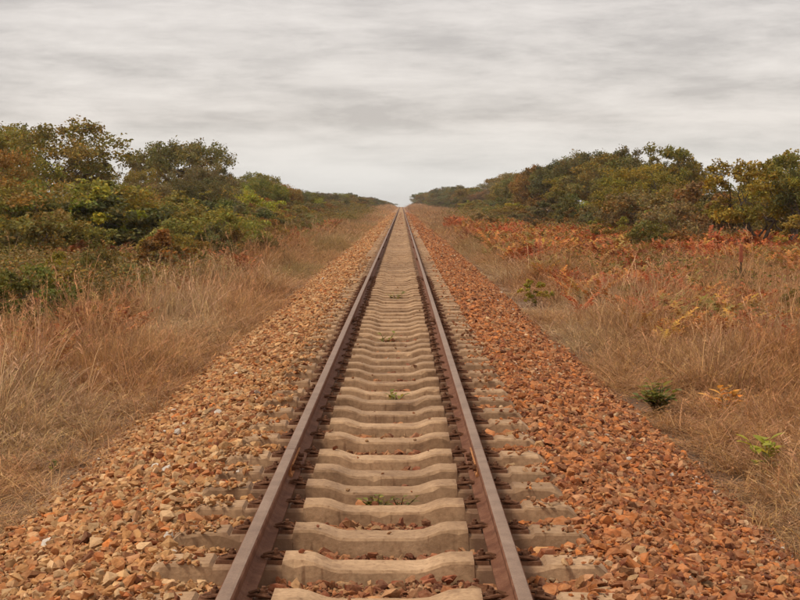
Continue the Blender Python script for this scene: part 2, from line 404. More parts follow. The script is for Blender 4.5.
for i, y in enumerate(sl_y[:300]):
    z = float(crest(y))
    o = link('sleeper', SL[i % 9], loc=(rng.normal(0, 0.006), y, z + rng.normal(0, 0.004)), kind_='')
    del o['kind_']
    o.rotation_euler = (rng.normal(0, 0.012), rng.normal(0, 0.003), rng.normal(0, 0.008) + (math.pi if i % 2 else 0))
    k = i - vis0
    if k in special: lab = special[k]
    elif k < 0: lab = 'concrete sleeper cut off by the bottom edge of the picture'
    elif k < 20: lab = 'weathered buff concrete sleeper, %s one up from the bottom edge of the picture' % ordn[k]
    else: lab = 'small weathered concrete sleeper in the long receding stretch of the track'
    tag(o, lab, 'sleeper', 'concrete sleepers under the rails')
    if i < 44:
        for s in (-1, 1):
            for side in (-1, 1):
                c = link('rail_clip', CLIP, o); x = s * RAIL_X + side * (FOOT + 0.004)
                if i % 2: c.location = (-x, 0, 0.004); c.rotation_euler = (0, 0, math.pi if side > 0 else 0)
                else: c.location = (x, 0, 0.004); c.rotation_euler = (0, 0, 0 if side > 0 else math.pi)
                c.rotation_euler.z += rng.normal(0, 0.05)
                link('bolt', BOLT, c)
bv, bf = [], []
sv = np.array([v.co[:] for v in SL[0].vertices]); sf = [tuple(p.vertices) for p in SL[0].polygons]
for y in sl_y[300:]:
    k = len(bv); bv += (sv + [0, y, float(crest(y))]).tolist(); bf += [tuple(q + k for q in t) for t in sf]
tag(link('sleeper_row', mesh_from('sleeper_row', bv, bf, M['concrete']), kind='stuff'), 'far concrete sleepers merging into a pale band between the rails', 'sleepers')

# ------------------------------------------------------------------ rails
prof = [(-0.062, 0), (0.062, 0), (0.062, 0.009), (0.022, 0.022), (0.0085, 0.036), (0.0085, 0.096), (0.014, 0.102), (0.031, 0.108), (0.0325, 0.132), (0.027, 0.139), (0.016, 0.1415),
        (-0.016, 0.1415), (-0.027, 0.139), (-0.0325, 0.132), (-0.031, 0.108), (-0.014, 0.102), (-0.0085, 0.096), (-0.0085, 0.036), (-0.022, 0.022), (-0.062, 0.009)]
def rail_mesh(ya, yb_, steps):
    v, f, mi = [], [], []; k = len(prof); ysr = np.linspace(ya, yb_, steps + 1)
    for y in ysr: v += [(a, y, SEAT + h + float(crest(y))) for a, h in prof]
    for i in range(steps):
        for j in range(k):
            f.append((i * k + j, i * k + (j + 1) % k, (i + 1) * k + (j + 1) % k, (i + 1) * k + j)); mi.append(1 if 9 <= j <= 11 else 0)
    f.append(tuple(range(k))[::-1]); f.append(tuple(range(steps * k, steps * k + k))); mi += [0, 0]
    return mesh_from('rail_bar', v, f, [M['rail'], M['railtop']], False, mi)
mb = MB()
v = []
for y in (-0.30, 0.30): v += [(0.009, y, 0.030), (0.030, y, 0.022), (0.030, y, 0.034), (0.022, y, 0.045), (0.024, y, 0.084), (0.040, y, 0.100), (0.012, y, 0.1015)]
k = 7
mb.add(v, [tuple(range(k)), tuple(range(k, 2 * k))[::-1]] + [(j, j + k, (j + 1) % k + k, (j + 1) % k) for j in range(k)])
FISH = mb.mesh('fishplate', M['plate']); FISH_D = mb.mesh('fishplate', M['clip'])
mb = MB(); mb.cyl((0.022, 0, 0.066), (1, 0, 0), 0.021, 0.022, 6); mb.cyl((0.044, 0, 0.066), (1, 0, 0), 0.012, 0.022, 8)
NUT = mb.mesh('nut', M['clip'])
J0 = 8.98; JL = 11.0
joints = [J0 + JL * i for i in range(-1, 12)]
for s, lab in ((-1, 'rusty brown steel rail on the left of the track'), (1, 'rusty brown steel rail on the right of the track')):
    root = tag(empty('rail', (s * RAIL_X, 0, 0)), lab, 'rail', 'two rails of the railway line')
    ends = [-20.0] + joints + [760.0]
    for a, b_ in zip(ends[:-1], ends[1:]):
        link('rail_bar', rail_mesh(a + 0.003, b_ - 0.003, 40 if b_ > 500 else 1), root)
    for j in joints[1:]:
        for q in (-1, 1):
            new = j < 12 and q == -s
            fo = link('fishplate', FISH if new else FISH_D, root, (0, j, SEAT))
            fo.rotation_euler = (0, 0, 0 if q > 0 else math.pi)
            if new: fo['label'] = 'bright orange rusted fishplate bolted across the rail joint'
            for yy in (-0.22, -0.08, 0.08, 0.22): link('nut', NUT, fo, (0, yy, 0))

# ------------------------------------------------------------------ ballast stones
def stone_mesh(seed):
    r = np.random.default_rng(seed); bm = bmesh.new()
    q = r.normal(size=(13, 3)); q /= np.linalg.norm(q, axis=1)[:, None]
    q *= r.uniform(0.78, 1.1, (13, 1)); q *= np.array([1.0, r.uniform(0.6, 0.95), r.uniform(0.38, 0.68)])
    for c in q: bm.verts.new(c)
    bmesh.ops.convex_hull(bm, input=bm.verts)
    for vv in [t for t in bm.verts if not t.link_faces]: bm.verts.remove(vv)
    me = bpy.data.meshes.new('stone'); bm.to_mesh(me); bm.free(); return me
STONES = [stone_mesh(100 + i) for i in range(14)]
for s_ in STONES: s_.materials.append(M['stone_i'])
STONES_O = [s_.copy() for s_ in STONES]
for s_ in STONES_O: s_.materials.clear(); s_.materials.append(M['stone_o'])
P, SZ = [], []
def band(y0, y1, dens, size, xmax=2.7, sd=0.28):
    n_ = int((y1 - y0) * 2 * xmax * dens)
    x = rng.uniform(-xmax, xmax, n_); y = rng.uniform(y0, y1, n_)
    sz = size * np.exp(rng.normal(0, sd, n_))
    P.append(np.stack([x, y], 1)); SZ.append(sz)
band(2.5, 9, 1250, 0.0235, sd=0.36); band(9, 20, 1050, 0.0245, sd=0.36); band(20, 45, 520, 0.032); band(45, 100, 130, 0.055); band(100, 260, 34, 0.085)
band(3, 14, 30, 0.043, sd=0.2); band(3, 22, 900, 0.013)
band(3, 34, 260, 0.011, xmax=3.5, sd=0.4)
P = np.concatenate(P); SZ = np.minimum(np.concatenate(SZ), 0.055 + 0.05 * smooth(40, 120, P[:, 1]))
a = np.abs(P[:, 0])
di = np.abs(P[:, 1][:, None] - sl_y[:420][None, :]).min(1)
lim = np.where(P[:, 0] < 0, 2.30, 2.30) + np.where(P[:, 0] < 0, edge_shift(P[:, 1], -1), edge_shift(P[:, 1], 1)) + np.where(P[:, 0] > 0, smooth(12, 40, P[:, 1]) * 0.35, 0)
keep = (a < lim) | (rng.random(len(a)) < np.exp(-(a - lim) / np.where(SZ < 0.02, 0.45, 0.14)) * 0.6)
on_sl = (di < 0.115 + SZ * 0.6) & (a < 1.05)
over = on_sl & (a > 0.80) & (SZ < 0.034) & (rng.random(len(a)) < np.where(P[:, 0] < 0, 0.40, 0.14))     # stones lying on sleeper ends
odd = on_sl & (a < 0.42) & (SZ < 0.025) & (rng.random(len(a)) < 0.006)
keep &= (~on_sl) | over | odd
rail_zone = (np.abs(a - RAIL_X) < 0.075 + SZ * 0.5)
keep &= ~(rail_zone & on_sl)
P, SZ, over, odd, rail_zone, on_sl = P[keep], SZ[keep], over[keep], odd[keep], rail_zone[keep], on_sl[keep]
bz = np.maximum(ballast_z(P[:, 0], P[:, 1]), ground_z(P[:, 0], P[:, 1]))
inner = (np.abs(P[:, 0]) < 0.45)
near_fill = np.exp(-((P[:, 1] - (sl_y[n_front] - 0.3)) / 0.42) ** 2) * 0.035
Z = bz + SZ * rng.uniform(-0.15, 0.75, len(SZ)) + np.where(inner, near_fill, 0)
Z = np.where(over, 0.012 + SZ * 0.45, Z); Z = np.where(odd, np.interp(np.abs(P[:, 0]), [0, 0.19, 0.32, 0.43], [-0.012, -0.012, 0.03, 0.03]) + SZ * 0.4, Z)
Z = np.where(rail_zone, np.minimum(Z, -0.012 - SZ * 0.8), Z)
PT = np.column_stack([P, Z]); K = len(PT)
ROT = np.column_stack([rng.normal(0, 0.45, K), rng.normal(0, 0.45, K), rng.uniform(0, 6.28, K)])
SC = SZ[:, None] * rng.uniform(0.8, 1.25, (K, 3))
pal = lambda p_, k_: np.array(p_)[rng.integers(0, len(p_), k_)]
T = np.where((P[:, 0] < 0)[:, None], pal(STONE_L, K), pal(STONE_R, K))
swap = rng.random(K) < np.where(P[:, 0] < 0, 0.16, 0.10)
T = np.where(swap[:, None], np.where((P[:, 0] < 0)[:, None], pal(STONE_R, K), pal(STONE_L, K)), T)
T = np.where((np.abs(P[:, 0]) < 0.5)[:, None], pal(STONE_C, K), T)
mid = (rng.random(K) < 0.25)[:, None]; T = np.where(mid, T * 0.5 + np.array([0.46, 0.23, 0.11]) * 0.5, T)
T = T * rng.uniform(0.55, 1.22, (K, 1)) * np.where((P[:, 0] < 0)[:, None], np.array([1.05, 0.89, 0.70]), np.array([1.03, 0.91, 0.78]))
white = rng.random(K) < 0.004; T[white] = (0.62, 0.55, 0.47)
IDX = rng.integers(0, len(STONES), K)
# the 300 that show largest are objects of their own, parts of the ballast bed
d3 = np.hypot(P[:, 0] - CAM_X, P[:, 1])
inframe = (np.abs((P[:, 0] - CAM_X) / P[:, 1]) < 0.262) & (P[:, 1] > 6.0 + (0.0 - np.minimum(Z, 0)) * 3.9)
score = np.where(inframe & ~rail_zone, SZ / d3, 0)
top = np.argsort(-score)[:300]; rest = np.ones(K, bool); rest[top] = False
for i in top:
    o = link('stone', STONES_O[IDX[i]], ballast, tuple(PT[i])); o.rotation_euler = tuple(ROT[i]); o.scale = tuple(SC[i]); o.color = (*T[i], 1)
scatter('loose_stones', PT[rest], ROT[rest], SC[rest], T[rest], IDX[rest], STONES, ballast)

# ------------------------------------------------------------------ leaves, trees and shrubs
def leaf_cloud(name, c, size, r, var, up=0.45, aspect=0.55, material=None):
    """c (n,3) leaf centres; each leaf is a folded diamond of two triangles"""
    n_ = len(c); d = r.normal(size=(n_, 3)); d[:, 2] *= 0.7; d /= np.linalg.norm(d, axis=1)[:, None]
    q = r.normal(size=(n_, 3)) + np.array([0, 0, up * 2]); s_ = np.cross(d, q); s_ /= np.linalg.norm(s_, axis=1)[:, None] + 1e-6
    nn = np.cross(s_, d); l = (size * r.uniform(0.7, 1.3, n_))[:, None]; wd = l * aspect
    v = np.stack([c - d * l * 0.5, c + s_ * wd * 0.5 + nn * wd * 0.12, c + d * l * 0.5, c - s_ * wd * 0.5 + nn * wd * 0.12], 1).reshape(-1, 3)
    i = np.arange(n_)[:, None] * 4
    f = np.concatenate([i + [0, 1, 2], i + [0, 2, 3]], 1).reshape(-1, 3)
    me = mesh_np(name, v, f, material or M['leaf'])
    at = me.attributes.new('var', 'FLOAT_COLOR', 'POINT')
    at.data.foreach_set('color', np.repeat(np.concatenate([var, np.ones((n_, 1))], 1), 4, 0).astype(np.float32).ravel())
    return me
def hue_var(r, n_, clump=None):
    """green / yellow / brown variation of the leaves themselves"""
    base = np.array([[1, 1, 1], [1.25, 1.12, 0.8], [0.85, 0.9, 0.8], [1.35, 1.0, 0.65], [0.88, 1.05, 0.75]])
    v = base[r.choice(5, n_, p=[.35, .25, .2, .12, .08])] * r.uniform(0.75, 1.25, (n_, 1))
    return v if clump is None else v * clump
def make_woody(seed, H, Wd, th, ncl, npl, leaf, trunk_r, stems=1, rc=(0.13, 0.24), flat=0.75, low=0.0, bare=0.0, dome=1.0):
    r = np.random.default_rng(seed); mb = MB()
    cc = []; tries = 0; sep_ = 0.20 * Wd
    while len(cc) < ncl:
        q = r.normal(size=3); q /= np.linalg.norm(q); q *= r.uniform(0.3, 1.0) ** 0.4; tries += 1
        if tries % 60 == 0: sep_ *= 0.93
        if q[2] < -0.6 + low: continue
        c = np.array([q[0] * Wd / 2, q[1] * Wd / 2, th + (H - th) * (0.46 + 0.46 * q[2] * dome)])
        c[:2] *= 0.8 + 0.4 * r.random()
        if cc and np.min(np.linalg.norm((np.array(cc) - c) * [1, 1, 1.3], axis=1)) < sep_: continue
        cc.append(c)
    cc = np.array(cc)
    lean = r.normal(0, 0.10 * th + 0.05, 2)
    nl = max(3, ncl // 6); order = r.permutation(ncl); heads = cc[order[:nl]]
    fork = np.array([lean[0], lean[1], th])
    roots = [np.array([r.normal(0, 0.10 * stems), r.normal(0, 0.10 * stems), -0.15]) for _ in range(stems)]
    for k in range(stems):
        fk = fork * (1 if stems == 1 else r.uniform(0.6, 1.1)) + (0 if stems == 1 else np.append(r.normal(0, Wd * 0.1, 2), 0))
        mid = (roots[k] + fk) / 2 + np.append(r.normal(0, 0.06, 2), 0)
        mb.tube([roots[k], mid, fk], [trunk_r * 1.25, trunk_r, trunk_r * 0.85], 7)
        for j in range(k, nl, stems):
            h = heads[j]; m1 = fk * 0.6 + h * 0.4 + r.normal(0, 0.06 * Wd / 2, 3); m2 = fk * 0.25 + h * 0.75 + r.normal(0, 0.04 * Wd, 3)
            mb.tube([fk, m1, m2, h], [trunk_r * 0.6, trunk_r * 0.42, trunk_r * 0.28, trunk_r * 0.1], 5)
    for c in cc[order[nl:]]:
        h = heads[np.argmin(np.linalg.norm(heads - c, axis=1))]; a_ = fork * 0.35 + h * 0.65
        mb.tube([a_, (a_ + c) / 2 + r.normal(0, 0.05 * Wd, 3), c], [trunk_r * 0.25, trunk_r * 0.16, trunk_r * 0.05], 4)
    pts, vr = [], []
    for c in cc:
        if r.random() < bare: continue
        rad = r.uniform(*rc) * Wd; m_ = int(npl * (rad / (0.18 * Wd)) ** 2 * r.uniform(0.6, 1.3))
        # a clump is itself a handful of sprays, so its edge is uneven
        ns = 9; sp = r.normal(size=(ns, 3)); sp[:, 2] = np.abs(sp[:, 2]) * 0.9 - 0.25; sp *= (0.66 * rad / np.linalg.norm(sp, axis=1))[:, None]; sp[:, 2] *= flat
        pick = r.integers(0, ns, m_)
        q = r.normal(size=(m_, 3)); q *= (rad * r.choice([0.30, 0.38, 0.46], ns)[pick] * r.random(m_) ** 0.4 / np.linalg.norm(q, axis=1))[:, None]
        q = sp[pick] * r.uniform(0.8, 1.15, (m_, 1)) + q * np.array([1, 1, 0.75])
        pts.append(c + q); vr.append(hue_var(r, m_, np.array([1, 1, 1]) * r.uniform(0.8, 1.2) * np.array([r.uniform(0.9, 1.2), 1, r.uniform(0.8, 1.1)])))
    pts = np.concatenate(pts); vr = np.concatenate(vr)
    pts[:, 2] = th * 0.5 + (pts[:, 2] - th * 0.5) * (H - th * 0.5) / (np.percentile(pts[:, 2], 99.7) - th * 0.5)
    ok = pts[:, 2] > 0.05; pts, vr = pts[ok], vr[ok]
    return mb.mesh('trunk', M['bark']), leaf_cloud('crown', pts, leaf, r, vr)
TREES = [make_woody(200 + i, 6.0, [5.5, 6.5, 5.0, 7.0, 6.0, 5.2, 6.2, 5.8][i], [1.5, 1.8, 1.3, 2.4, 1.4, 1.7, 1.9, 1.6][i], [34, 40, 28, 30, 38, 26, 36, 30][i], [520, 480, 520, 500, 480, 460, 500, 420][i], [0.19, 0.17, 0.20, 0.18, 0.17, 0.20, 0.18, 0.16][i], 0.13,
                    stems=[1, 2, 1, 1, 2, 3, 1, 2][i], dome=[1, 0.85, 1.05, 0.7, 1, 1, 0.9, 1][i], low=[0, 0, 0, 0.35, 0, 0, 0.2, 0.1][i], rc=(0.11, 0.20), bare=[0, 0, 0, 0, 0, 0.08, 0, 0.12][i]) for i in range(8)]
SHRUBS = [make_woody(300 + i, 2.0, [2.2, 2.6, 1.8, 2.4, 2.0, 1.5][i], 0.35, [16, 20, 13, 18, 13, 12][i], [300, 270, 280, 300, 150, 240][i], [0.12, 0.105, 0.13, 0.11, 0.08, 0.10][i], 0.026, stems=[4, 5, 4, 5, 7, 3][i],
                     rc=(0.13, 0.23), low=-0.3, bare=[0, 0, 0, 0, 0.15, 0][i]) for i in range(6)]
OLIVE, DARK, YEL, BRN, GREY, RED, PINK = (0.26, 0.21, 0.055), (0.165, 0.142, 0.052), (0.36, 0.295, 0.055), (0.26, 0.165, 0.052), (0.23, 0.205, 0.095), (0.30, 0.095, 0.036), (0.30, 0.125, 0.075)
SPOTS = []
def jit(c, a_=0.15): return tuple(v * random.uniform(1 - a_, 1 + a_) for v in c)
def plant(kind, name, x, y, h, wscale, colr, label, cat, group=None, var=None, sink=0.03, gain=1.0):
    if kind == 'tree' and y > 330: sink = 1.0; h += 1.0
    src = TREES if kind == 'tree' else SHRUBS; base = 6.0 if kind == 'tree' else 2.0
    i = random.randrange(len(src)) if var is None else var
    tr, cr = src[i]; s = h / base
    o = empty(name, (x, y, float(ground_z(x, y)) - sink), random.uniform(0, 6.28), (s * wscale, s * wscale, s))
    tag(o, label, cat, group)
    link('trunk' if kind == 'tree' else 'stems', tr, o)
    c = link('crown' if kind == 'tree' else 'foliage', cr, o); c.color = (*[v * gain for v in colr], 1)
    return o
def tree_px(x, d, ytop, w_, colr, label, var=None, group=None, kind='tree', name='tree', cat='tree'):
    X = px(x, d); g = float(ground_z(X, d)); h = (CAM_Z + (203 - ytop) / F_PX * d - g) * 1.0
    return plant(kind, name, X, d, h, w_, colr, label, cat, group, var)
# --- trees one can single out
tree_px(42, 88, 121, 1.15, OLIVE, 'tall olive-green domed tree at the far left of the left thicket', 1)
tree_px(-8, 82, 130, 1.1, jit(OLIVE), 'olive tree cut off by the left edge of the picture', 4)
tree_px(84, 90, 158, 0.8, jit(OLIVE), 'smaller olive tree leaning off the right flank of the tall domed tree', 2)
tree_px(183, 132, 141, 0.95, (0.19, 0.165, 0.05), 'flat-topped tree standing alone above the middle of the left thicket', 3)
tree_px(150, 140, 158, 0.7, DARK, 'dark grey-green tree beside the flat-topped tree on the left', 5)
tree_px(218, 150, 166, 0.7, DARK, 'dark small-crowned tree just right of the flat-topped tree', 0)
tree_px(258, 185, 173, 1.0, jit(OLIVE), 'spreading low tree where the left tree line starts to drop', 6)
tree_px(747, 58, 160, 1.0, (0.29, 0.24, 0.045), 'yellow-green tree with bare dark stems behind the red marker post', 5)
tree_px(785, 72, 152, 1.0, (0.28, 0.235, 0.045), 'yellow-green tree with tall right crown at the right edge', 0)
tree_px(830, 70, 160, 1.0, jit(OLIVE), 'tree mostly cut off by the right edge of the picture', 2)
tree_px(668, 106, 146, 0.85, (0.24, 0.20, 0.048), 'tree with ragged topmost tuft left of the gap in the right tree line', 2)
tree_px(640, 92, 165, 1.15, (0.29, 0.245, 0.045), 'broad yellow-green domed tree in front of the ragged tall one', 4)
tree_px(605, 128, 149, 0.95, DARK, 'dark dome-shaped tree highest in the middle of the right tree line', 1)
tree_px(565, 140, 161, 0.85, jit(DARK), 'dark tree stepping down left of the highest right dome', 6)
tree_px(537, 160, 166, 0.9, BRN, 'rust-brown crowned tree in the right tree line', 0)
tree_px(425, 700, 194, 1.6, GREY, 'last rounded pale tree beside the vanishing rails on the right', 4)
tree_px(452, 430, 186, 1.3, DARK, 'dark rounded tree near the far end of the right tree line', 1)
# --- the continuous belts of trees
def edge_x(y, sign): return (10.3 if sign < 0 else 13.0) - (3.2 if sign < 0 else 5.0) * float(smooth(330, 700, y))
def belt(sign, y0, y1, step, off, hmin, hmax, wlo, whi, cols, label, group, kind='tree', name='tree', cat='tree', cap=None):
    y = y0
    while y < y1:
        yy = y + random.uniform(-0.4, 0.4) * step
        x = sign * (edge_x(yy, sign) + off + random.uniform(-1.6, 1.6))
        h = random.uniform(hmin, hmax) * (0.85 + 0.3 * float(fbm(yy * 0.03, sign * 3.3, 2)))
        colm = 401.5 + (x - CAM_X) / yy * F_PX
        if sign > 0 and 712 < colm < 790 and yy < 64:
            y += step; continue
        if cap: h = min(h, cap(x, yy)) if kind != 'tree' else cap(x, yy) * random.uniform(0.58, 1.0)
        cc_ = random.choice(cols)
        word = {OLIVE: 'olive-green', DARK: 'dark brown-green', YEL: 'yellow-green', BRN: 'rust-brown', GREY: 'grey-green'}[cc_]
        st_ = 'near' if yy < 130 else ('middle' if yy < 260 else 'far')
        plant(kind, name, x, yy, h, random.uniform(wlo, whi), jit(cc_), label % (word, st_), cat, group)
        y += step * random.uniform(0.8, 1.25)
def cap_fn(tab):
    xs_, ys_ = zip(*tab)
    def f(x, y):
        col = 401.5 + (x - CAM_X) / y * F_PX
        yt = np.interp(col, xs_, ys_)
        return max(1.6, float((203 - yt) / F_PX * y + CAM_Z - ground_z(x, y)))
    return f
capL = cap_fn([(-60, 128), (5, 130), (85, 165), (105, 185), (135, 183), (145, 160), (215, 165), (232, 176), (265, 178), (285, 187), (310, 192), (345, 192), (375, 199), (398, 205)])
capR = cap_fn([(405, 206), (415, 198), (430, 191), (460, 185), (500, 179), (525, 169), (550, 163), (590, 152), (625, 150), (690, 160), (710, 182), (728, 180), (750, 165), (860, 150)])
LG, RG = 'trees massed in the left tree line', 'trees massed in the right tree line'
for sign, cap, lab, grp, cols, cols2 in (
    (-1, capL, '%s tree massed in the %s stretch of the tree line left of the track', LG, [OLIVE, OLIVE, DARK, GREY, YEL], [DARK, OLIVE]),
    (1, capR, '%s tree massed in the %s stretch of the tree line right of the track', RG, [OLIVE, DARK, OLIVE, DARK, OLIVE], [DARK, OLIVE])):
    belt(sign, 34, 62, 5.0, 6.0 if sign < 0 else 4.5, 3.8, 5.2, 0.8, 1.1, cols2, lab, grp, cap=cap)
    belt(sign, 66, 250, 7.0, 3.5, 3.6, 5.2, 0.75, 1.1, cols, lab, grp, cap=cap)
    belt(sign, 95, 320, 11.0, 9.0, 5.0, 6.6, 0.9, 1.2, cols2, lab, grp, cap=cap)
    belt(sign, 255, 700, 9.5, 2.5, 4.2, 5.8, 1.0, 1.5, [DARK, GREY, OLIVE], lab, grp, cap=cap)
# --- shrubs fringing the trees
for sign, lab, grp, cols in ((-1, '%s shrub in the %s stretch of the fringe below the left trees', 'shrubs fringing the left trees', [OLIVE, OLIVE, DARK, GREY, BRN]),
                             (1, '%s shrub in the %s stretch of the fringe below the right trees', 'shrubs fringing the right trees', [OLIVE, YEL, DARK, BRN, GREY])):
    belt(sign, 52, 130, 3.0, 0.4, 1.6, 3.0, 0.9, 1.35, cols, lab, grp, 'shrub', 'shrub', 'shrub', cap=capL if sign < 0 else capR)
    belt(sign, 130, 320, 5.5, 0.3, 1.6, 2.8, 1.1, 1.6, cols, lab, grp, 'shrub', 'shrub', 'shrub', cap=capL if sign < 0 else capR)
    belt(sign, 320, 690, 11.0, 0.5, 2.0, 3.2, 1.5, 2.2, [DARK, GREY, OLIVE], lab, grp, 'shrub', 'shrub', 'shrub', cap=capL if sign < 0 else capR)
belt(-1, 44, 110, 2.4, 4.2, 2.4, 3.4, 1.0, 1.3, [OLIVE, DARK, OLIVE], 'tall %s shrub in the %s back row of the left thicket', 'tall shrubs of the left thicket', 'shrub', 'shrub', 'shrub', cap=capL)
belt(-1, 46, 110, 2.6, 2.0, 2.2, 3.3, 1.0, 1.3, [OLIVE, YEL, OLIVE], 'tall %s shrub in the %s dense wall of the left thicket', 'tall shrubs of the left thicket', 'shrub', 'shrub', 'shrub', cap=capL)
belt(1, 66, 110, 2.4, 4.5, 1.8, 2.9, 1.0, 1.4, [OLIVE, DARK, OLIVE], '%s shrub in the %s back row filling the gaps between the right trees', 'back row shrubs among the right trees', 'shrub', 'shrub', 'shrub', cap=capR)
belt(-1, 36, 85, 6.5, -4.2, 0.8, 1.5, 0.7, 1.1, [OLIVE, DARK, BRN], 'knee-high %s shrub in the %s part of the left verge', 'knee-high shrubs in the left verge', 'shrub', 'shrub', 'shrub', cap=capL)
belt(-1, 40, 120, 3.8, -2.2, 1.0, 2.3, 0.95, 1.4, [OLIVE, GREY, OLIVE, BRN], 'low %s shrub in the %s stretch, standing forward of the left thicket', 'low shrubs forward of the left thicket', 'shrub', 'shrub', 'shrub', cap=capL)
belt(1, 50, 120, 7.0, -1.5, 0.9, 1.6, 0.9, 1.3, [OLIVE, YEL, BRN], 'low %s shrub in the %s stretch among bracken before the right trees', 'low shrubs among the right bracken', 'shrub', 'shrub', 'shrub', cap=capR)
# --- stragglers out in the grass
for k_ in range(80):
    sg_ = -1 if k_ % 8 < 5 else 1
    yy = (30 if sg_ < 0 else 42) + 140 * random.random() ** 1.6; xx = sg_ * random.uniform(min(5.2 + yy * 0.012, 8), 10.5 if sg_ < 0 else 12.5)
    cn, cw = random.choice([(OLIVE, 'olive-green'), (GREY, 'grey-green'), (DARK, 'dark green-brown'), (BRN, 'rust-brown'), (OLIVE, 'olive-green')])
    hh = random.uniform(0.7, 1.6) if yy > 50 else random.uniform(0.5, 1.0)
    if yy < 60: SPOTS.append((xx, yy, hh * 0.3))
    plant('shrub', 'shrub', xx, yy, hh, random.uniform(0.8, 1.3), jit(cn), '%s straggling shrub out in the %s stretch of the %s verge grass' % (cw, 'near' if yy < 60 else ('middle' if yy < 100 else 'far'), 'left' if sg_ < 0 else 'right'), 'shrub', 'straggling shrubs in the verge grass')
# --- shrubs one can single out: (column, row of the base, row of the top, width factor, colour, label)
def shrub_px(x, ybase, ytop, wf, colr, label, var=None, zg=-0.8):
    d = row_d(ybase, zg); X = px(x, d); d = row_d(ybase, float(ground_z(X, d))); X = px(x, d)
    h = max(0.15, (ybase - ytop) / F_PX * d)
    SPOTS.append((X, d, h * wf * 0.55))
    return plant('shrub', 'shrub', X, d, h + 0.3, wf * h / (h + 0.3) * 1.1, colr, label, 'shrub', None, var, gain=1.6)
shrub_px(60, 292, 262, 0.9, (0.19, 0.165, 0.02), 'bright yellow-green rounded bush on the left below the tall domed tree', 0)
shrub_px(92, 304, 268, 0.75, (0.13, 0.115, 0.022), 'olive-green bush just right of the bright yellow-green bush', 2)
shrub_px(30, 335, 280, 1.15, (0.115, 0.115, 0.03), 'dark green leafy bush near the left edge in brown grass', 3)
shrub_px(214, 272, 232, 1.0, (0.115, 0.11, 0.05), 'grey-green shrub standing forward of the left thicket', 1)
shrub_px(262, 244, 214, 1.3, (0.085, 0.085, 0.028), 'dark green spreading shrub ahead of the left tree line', 3)
shrub_px(238, 240, 208, 1.0, (0.11, 0.09, 0.05), 'grey-brown twiggy shrub left of the dark spreading shrub', 4)
shrub_px(295, 254, 238, 1.0, (0.25, 0.075, 0.026), 'small rust-red bush alone in the left verge grass', 2)
shrub_px(160, 262, 225, 1.2, (0.12, 0.095, 0.03), 'olive bushy shrub at the foot of the left thicket', 1)
shrub_px(20, 372, 352, 0.9, (0.09, 0.10, 0.045), 'small grey-green sapling at the left edge', 4)
shrub_px(535, 308, 292, 1.7, (0.22, 0.20, 0.035), 'small bright green bush in straw grass right of the ballast', 2)
shrub_px(566, 232, 205, 0.8, (0.17, 0.13, 0.025), 'yellow-tinged small bush in front of the dark right trees', 0)
shrub_px(496, 222, 207, 1.1, (0.15, 0.135, 0.03), 'rounded yellow-green bush at the foot of the distant right trees', 1)
shrub_px(650, 262, 228, 1.2, (0.105, 0.095, 0.028), 'dull green shrub left of the pink-leaved shrub', 3)
shrub_px(685, 242, 208, 1.1, PINK, 'pinkish-red leaved shrub in front of the right tree line', 4)
shrub_px(745, 310, 278, 0.8, (0.075, 0.06, 0.028), 'dark twiggy bush at the foot of the red-topped marker post', 4)
shrub_px(790, 334, 304, 0.9, (0.14, 0.12, 0.026), 'yellow-green bush at the right edge in rusty undergrowth', 2)
shrub_px(610, 262, 248, 1.4, (0.075, 0.07, 0.025), 'low dark green bush in the red bracken on the right', 3)
shrub_px(632, 318, 296, 1.0, (0.15, 0.13, 0.03), 'low yellow-green patch of leaves in straw grass on the right', 0)

